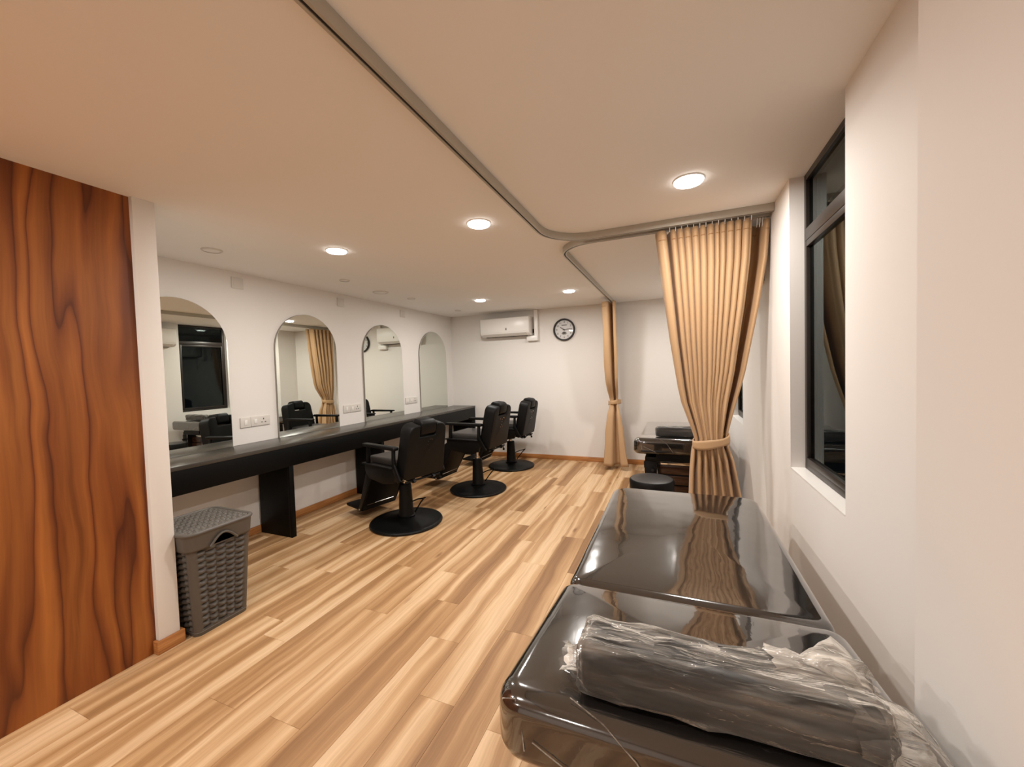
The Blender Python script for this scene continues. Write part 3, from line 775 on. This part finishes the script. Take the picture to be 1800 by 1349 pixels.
# ================================================================= LAUNDRY BIN
def laundry_bin():
    t = thing('laundry_bin', 'taupe woven plastic laundry bin with lid beside the partition', 'laundry bin', (-2.66, 1.455, 0))
    DX, DY, H_ = .335, .29, .515     # footprint at the bottom (x depth, y width)
    def ring(z, off=0):
        f = z/H_; hx = DX/2+.022*f+off; hy = DY/2+.028*f+off; r = .032
        return hx, hy, r
    # walls as a fine grid wrapped round the rounded rectangle
    def perim(hx, hy, r, n):
        L = [2*(hy-r), PI*r/2, 2*(hx-r), PI*r/2]*2; tot = sum(L[:4])*2/1
        tot = 4*(hy-r)+4*(hx-r)+2*PI*r
        out = []
        for i in range(n):
            s = tot*i/n
            segs = [(2*(hy-r), 'R'), (PI*r/2, 'c0'), (2*(hx-r), 'T'), (PI*r/2, 'c1'), (2*(hy-r), 'L'), (PI*r/2, 'c2'), (2*(hx-r), 'B'), (PI*r/2, 'c3')]
            for ln, nm in segs:
                if s <= ln: break
                s -= ln
            if nm == 'R': p, nr = (hx, -hy+r+s), (1, 0)
            elif nm == 'T': p, nr = (hx-r-s, hy), (0, 1)
            elif nm == 'L': p, nr = (-hx, hy-r-s), (-1, 0)
            elif nm == 'B': p, nr = (-hx+r+s, -hy), (0, -1)
            else:
                k_ = int(nm[1]); a0 = PI/2*k_; a = a0+s/r
                cx = (hx-r)*(1 if k_ in (0, 3) else -1); cy = (hy-r)*(1 if k_ in (0, 1) else -1)
                nr = (math.cos(a), math.sin(a)); p = (cx+r*nr[0], cy+r*nr[1])
            corner = nm[0] == 'c'
            out.append((p, nr, corner, nm, s/ln))
        return out
    NU, NV = 288, 150
    b_ = new(); rows = []
    for j in range(NV+1):
        z = .02+(.497-.02)*j/NV
        hx, hy, r = ring(z)
        row = []
        for (p, nr, corner, nm, fs) in perim(hx, hy, r, NU):
            d = 0
            if not corner and .03 < z < .49:
                cols = 5 if nm in 'RL' else 6
                u = fs*cols; v = z/.0345
                iu = int(u)
                fv = (v+(.5 if iu % 2 else 0)) % 1.0; fu = u-iu
                strand = max(0, math.sin(PI*fv)*1.25-.25)**.6
                arch = math.sin(PI*min(1, max(0, fu)))
                edge = min(1, fs*14, (1-fs)*14)
                d = (-.016+.021*strand*(.25+.75*arch)) * edge
            row.append(b_.verts.new((p[0]+nr[0]*d, p[1]+nr[1]*d, z)))
        rows.append(row)
    for A, B in zip(rows, rows[1:]):
        for i in range(NU): b_.faces.new((A[i], A[(i+1) % NU], B[(i+1) % NU], B[i]))
    b_.faces.new(rows[0][::-1])
    obj('woven_body', b_, 'bin', t, angle=60)
    hx, hy, r = ring(.03, .003)
    b_ = new(); A = None; rws = []
    for z, o_ in ((0, -.004), (0, .0), (.02, .003), (.024, 0)):
        rws.append([b_.verts.new((p[0]+nr[0]*o_, p[1]+nr[1]*o_, z)) for p, nr, *_ in perim(DX/2, DY/2, .032, 96)])
    for A, B in zip(rws, rws[1:]):
        for i in range(96): b_.faces.new((A[i], A[(i+1) % 96], B[(i+1) % 96], B[i]))
    b_.faces.new(rws[0][::-1]); obj('foot_rim', b_, 'bin', t)
    # lid: skirt + rim + woven top; skirt notched at the front by the grip
    hx, hy, r = ring(H_, .010)
    ZL0, ZL1 = H_-.02, .602
    b_ = new(); rws = []
    N = 192
    P0 = perim(hx, hy, .05, N)
    for kz in range(9):
        f = kz/8
        row = []
        for p, nr, corner, nm, fs in P0:
            zlow = ZL0
            if nm == 'R' and .22 < fs < .78:
                zlow = ZL0+.056*math.sin(PI*(fs-.22)/.56)
            z = zlow+(ZL1-.02-zlow)*f
            row.append(b_.verts.new((p[0]+nr[0]*.008*f, p[1]+nr[1]*.008*f, z)))
        rws.append(row)
    for z, o_ in ((ZL1-.015, .014), (ZL1-.008, .016), (ZL1, .011), (ZL1+.002, .002), (ZL1-.003, -.012)):
        rws.append([b_.verts.new((p[0]+nr[0]*o_, p[1]+nr[1]*o_, z)) for p, nr, *_ in P0])
    for A, B in zip(rws, rws[1:]):
        for i in range(N): b_.faces.new((A[i], A[(i+1) % N], B[(i+1) % N], B[i]))
    lid = obj('lid_skirt', b_, 'bin', t, angle=50); md = lid.modifiers.new('thickness', 'SOLIDIFY'); md.thickness = .003; md.offset = -1
    b_ = new(); nx, ny = 120, 110; g = []
    for i in range(nx+1):
        row = []
        for j in range(ny+1):
            x = -(hx-.010)+2*(hx-.010)*i/nx; y = -(hy-.010)+2*(hy-.010)*j/ny
            v = (y+1)/.030; iu = int((x+1)/.034); fu = (x+1)/.034-iu
            fv = (v+(.5 if iu % 2 else 0)) % 1
            e = min(1, (hx-.012-abs(x))/.02, (hy-.012-abs(y))/.02); e = max(0, e)
            cc = math.sin(PI*x/.024)*math.sin(PI*y/.017+(PI/2 if int((x+1)/.024) % 2 else 0)); d = -.012*max(0, cc)**.5*e+.001
            row.append(b_.verts.new((x, y, ZL1-.004+d)))
        g.append(row)
    for i in range(nx):
        for j in range(ny): b_.faces.new((g[i][j], g[i+1][j], g[i+1][j+1], g[i][j+1]))
    obj('woven_lid_top', b_, 'bin', t, angle=60)
    # arched grip in the notch
    pts_ = []
    for i in range(17):
        f = i/16; y = (f-.5)*.56*2*(hy-.05)*1.0; pts_.append((hx+.010, y, ZL0+.058*math.sin(PI*f)+.002))
    b_ = new(); tube(b_, pts_, .007, 8); obj('grip', b_, 'bin', t)
    return t
laundry_bin()

# ================================================================= MASSAGE BEDS
def rounded_slab(bm_, x0, x1, y0, y1, zfun, th, r, rcs, crown=.006):
    """soft cushion: rounded rectangle plan, rounded edges, top following zfun(y)"""
    cx, cy = (x0+x1)/2, (y0+y1)/2; hx, hy = (x1-x0)/2, (y1-y0)/2
    N = 96
    def plan_(inset):
        a = hx-inset; b = hy-inset; out = []
        for i in range(N):
            an = 2*PI*i/N+PI/4*0
            # superellipse-like rounded rectangle by corner arcs
            q = int(i/(N/4)); f = (i-(N/4)*q)/(N/4); rr = max((rcs[0] if q < 2 else rcs[1])-inset, .004)
            # each quarter: half straight, arc, half straight
            sx, sy = ((1, 1), (-1, 1), (-1, -1), (1, -1))[q]
            if f < .3: g_ = f/.3; p = (a, (b-rr)*g_) ; 
            elif f < .7: th_ = (f-.3)/.4*PI/2; p = (a-rr+rr*math.cos(th_), b-rr+rr*math.sin(th_))
            else: g_ = (f-.7)/.3; p = ((a-rr)*(1-g_), b)
            if q in (1, 3): 
                f2_ = 1-f
                if f2_ < .3: g_ = f2_/.3; p = (a, (b-rr)*g_)
                elif f2_ < .7: th_ = (f2_-.3)/.4*PI/2; p = (a-rr+rr*math.cos(th_), b-rr+rr*math.sin(th_))
                else: g_ = (f2_-.7)/.3; p = ((a-rr)*(1-g_), b)
            out.append((cx+sx*p[0], cy+sy*p[1]))
        return out
    rings = []
    prof = []
    for i in range(5): a = PI/2*i/4; prof.append((r*.8*(1-math.sin(a)), -th+r*.8*(1-math.cos(a))))
    for i in range(7): a = PI/2*i/6; prof.append((r*(1-math.cos(a)), -r+r*math.sin(a)))
    for ins, dz in prof:
        rings.append([bm_.verts.new((x, y, zfun(y)+dz)) for x, y in plan_(ins)])
    last = plan_(r)
    for s in (.85, .6, .35, .12):
        rings.append([bm_.verts.new((cx+(x-cx)*s, cy+(y-cy)*s, zfun(cy+(y-cy)*s)+crown*(1-s*s))) for x, y in last])
    for A, B in zip(rings, rings[1:]):
        for i in range(N): bm_.faces.new((A[i], A[(i+1) % N], B[(i+1) % N], B[i]))
    bm_.faces.new(rings[0][::-1])
    c_ = bm_.verts.new((cx, cy, zfun(cy)+crown))
    for i in range(N): bm_.faces.new((rings[-1][i], rings[-1][(i+1) % N], c_))
def bed_proto():
    """local: origin on the floor under the near end, x across, y along"""
    t = thing('massage_bed', '', 'massage bed', (0, 0, 0), 0, 'black padded massage beds')
    hw = .395; L = 1.79; hg = .605
    b_ = new(); rounded_slab(b_, -hw+.008, hw-.008, hg+.004, L, lambda y: .705, .12, .035, (.10, .045), crown=.008); obj('foot_cushion', b_, 'bed', t, angle=80)
    def zf(y): return .785-(y)*(.785-.717)/hg
    b_ = new(); rounded_slab(b_, -hw, hw, 0, hg-.002, zf, .15, .045, (.055, .065), crown=.010); hc = obj('head_cushion', b_, 'bed', t, angle=80)
    # creases of the clear wrap on the near corner
    for pth in ([(-.393, .05, .70), (-.372, .02, .757), (-.34, .012, .772), (-.325, .002, .74), (-.318, -.002, .68)],
                [(-.23, .035, .788), (-.16, .008, .778), (-.10, -.003, .735), (-.05, -.004, .66)],
                [(-.30, -.003, .705), (-.20, -.004, .66)]):
        b_ = new(); tube(b_, pth, .0012, 6); obj('wrap_crease', b_, 'film', hc)
    # base
    b_ = new(); bx(b_, (-.30, .12, .545), (.30, L-.10, .584)); obj('under_frame', b_, 'blackmetal', t, .004)
    b_ = new(); prism(b_, [(.08, .585), (.60, .585), (.60, .60), (.08, .64)], lambda u, v, d: (d, u, v), -.2, .2); obj('tilt_wedge', b_, 'blackmetal', t)
    for y in (.12, 1.35):
        for s in (-1, 1):
            b_ = new(); bx(b_, (s*.25-.055, y, 0), (s*.25+.055, y+.10, .545)); lg = obj('pedestal_leg', b_, 'blackmetal', t, .006)
            b_ = new()
            for e in (-1, 1): bx(b_, (s*.25+e*.058-.003, y-.002, .0), (s*.25+e*.058+.003, y+.004, .545))
            obj('edge_strip', b_, 'chrome', lg)
            b_ = new(); lathe(b_, [(0, 0), (.014, 0), (.014, .05), (0, .052)], 16)
            for v in b_.verts: v.co = Vector((s*.25-s*.02+v.co.x, y-v.co.z, .47+v.co.y))
            obj('lock_knob', b_, 'rubber', lg)
    b_ = new(); bx(b_, (-.185, .20, .02), (.30, .60, .52)); cab = obj('cabinet', b_, 'blackmetal', t, .004)
    for i in range(5):
        z0 = .03+i*.096
        b_ = new(); bx(b_, (-.178, .186, z0), (.293, .199, z0+.082)); dr = obj('drawer_front', b_, 'drawer', t, .003)
    b_ = new(); bx(b_, (-.185, .184, .503), (.30, .20, .545)); obj('steel_strip', b_, 'chrome', t, .002)
    return t
b1 = bed_proto()
b1.location = (.026, .715, 0); b1['label'] = 'black padded massage bed under clear wrap, with a bagged pillow, next to the window'
b2 = copy_tree(b1); b2.location = (.026, 3.80, 0); b2['label'] = 'black padded massage bed in the curtained alcove'

# stool before the second bed
t = thing('round_stool', 'round black padded stool before the alcove massage bed', 'stool', (-.195, 3.50, 0))
bm = new(); lathe(bm, [(0, .405), (.165, .405), (.178, .415), (.180, .48), (.172, .494), (.15, .50), (.08, .504), (0, .505)], 48); st = obj('seat', bm, 'black', t)
bm = new(); lathe(bm, [(.168, .4965), (.15, .5015), (.08, .5055), (0, .5065)], 48); obj('seat_top', bm, 'seat', st)
bm = new(); lathe(bm, [(.03, .10), (.03, .27), (.018, .272), (.018, .405)], 20); obj('gas_column', bm, 'chrome', t)
for i in range(5):
    a = 2*PI*i/5; bm = new(); tube(bm, [(0, 0, .09), (.12*math.cos(a), .12*math.sin(a), .078), (.17*math.cos(a), .17*math.sin(a), .062)], [.018, .014, .012], 8); lg = obj('base_leg', bm, 'blackmetal', t)
    bm = new(); lathe(bm, [(0, -.009), (.02, -.009), (.025, -.006), (.025, .006), (.02, .009), (0, .009)], 16)
    for v in bm.verts: v.co = Vector((.17*math.cos(a)+v.co.x, .17*math.sin(a)+v.co.z, .025+v.co.y))
    obj('castor', bm, 'rubber', lg)

# ================================================================= PILLOWS IN PLASTIC
def wrinkle(v, s, amp, seed=0):
    return noise.noise(Vector((v.x*s[0]+seed, v.y*s[1], v.z*s[2])))*amp
def pillow(loc, rz, rx, L, D, H_, label, bag=True):
    """box pillow along x; base on z=0"""
    t = thing('wrapped_pillow', label, 'pillow', loc, rz)
    t.rotation_euler = (rx, 0, rz)
    t['group'] = 'pillows in clear plastic bags'
    def core(b2, grow, sub, amp, sd):
        bmesh.ops.create_cube(b2, size=1)
        for v in b2.verts: v.co = Vector((v.co.x*(L+2*grow), v.co.y*(D+2*grow), (v.co.z+.5)*(H_+grow)))
        bmesh.ops.bevel(b2, geom=b2.edges[:], offset=min(H_, D)*.30, segments=4, affect='EDGES', profile=.55)
        bmesh.ops.subdivide_edges(b2, edges=[e for e in b2.edges if e.calc_length() > .02], cuts=sub, use_grid_fill=True)
        b2.normal_update()
        for v in b2.verts:
            if amp and v.co.z > .006:
                n_ = noise.noise(Vector((v.co.x*9+sd, v.co.y*46, v.co.z*46)))+.6*noise.noise(Vector((v.co.x*30+v.co.z*60, v.co.y*80, sd)))
                v.co += v.normal*amp*n_
            if v.co.z < .001: v.co.z = .001
    b_ = new(); core(b_, 0, 6, 0, 0); obj('cushion', b_, 'rubber', t, angle=80)
    b_ = new(); core(b_, .007, 14, .0085, 3.3); obj('bag', b_, 'film', t, angle=14)
    return t
P1 = (.055, .835, .792)
pl1 = pillow((.06, .835, .789), 0, -.112*0, .50, .135, .098, 'black box pillow in a crinkled clear plastic bag lying on the near bed')
pl1.rotation_euler = (-.11, 0, 0); pl1.location = (.06, .828, .781)
# gathered bag ends: knotted tail on the right, small tuft on the left
def sheet(name, prof, parent, mat, nseg=26, sd=0, crumple=.012):
    """prof: list of (x, y, z, ry, rz): loose tube of film along x"""
    b2 = new(); rws = []
    for i, (x, y, z, ry, rz) in enumerate(prof):
        row = []
        for k_ in range(nseg):
            a = 2*PI*k_/nseg
            w_ = 1+.35*noise.noise(Vector((x*22+sd, math.cos(a)*2.2, math.sin(a)*2.2)))+.25*math.sin(5*a+x*40+sd)*.5
            row.append(b2.verts.new((x+crumple*noise.noise(Vector((a*3, x*30, sd))), y+ry*w_*math.cos(a), max(z+rz*w_*math.sin(a), .002))))
        rws.append(row)
    for A, B in zip(rws, rws[1:]):
        for k_ in range(nseg): b2.faces.new((A[k_], A[(k_+1) % nseg], B[(k_+1) % nseg], B[k_]))
    return obj(name, b2, mat, parent, angle=70)
sheet('bag_tail', [(.10, .03, .098, .045, .015), (.13, .035, .10, .03, .016), (.155, .04, .098, .016, .013), (.172, .045, .096, .036, .026), (.195, .05, .092, .062, .036), (.22, .06, .086, .074, .040), (.25, .072, .076, .066, .036), (.272, .08, .066, .03, .016)], pl1, 'filmtail', 30, 1.7)
sheet('bag_flap', [(.02, .06, .07, .02, .02), (.06, .075, .055, .035, .028), (.10, .09, .045, .045, .03), (.15, .095, .04, .05, .028), (.20, .09, .03, .03, .02)], pl1, 'film', 24, 4.1)
sheet('bag_skirt', [(.20, -.02, .055, .065, .05), (.25, -.015, .05, .07, .045), (.28, -.005, .042, .078, .04), (.31, 0, .03, .085, .028), (.335, .0, .015, .08, .012)], pl1, 'filmtail', 30, 8.2)
sheet('bag_tuft', [(-.235, -.0, .045, .05, .04), (-.262, .0, .035, .03, .025), (-.28, .004, .03, .022, .022), (-.30, .008, .026, .035, .024)], pl1, 'filmtail', 22, 2.9)
pl2 = pillow((.09, 4.02, .755), 0, 0, .48, .13, .09, 'black pillow in shiny clear wrap lying on the alcove bed')
pl2.rotation_euler = (-.11, 0, 0); pl2.location = (.07, 4.02, .769)
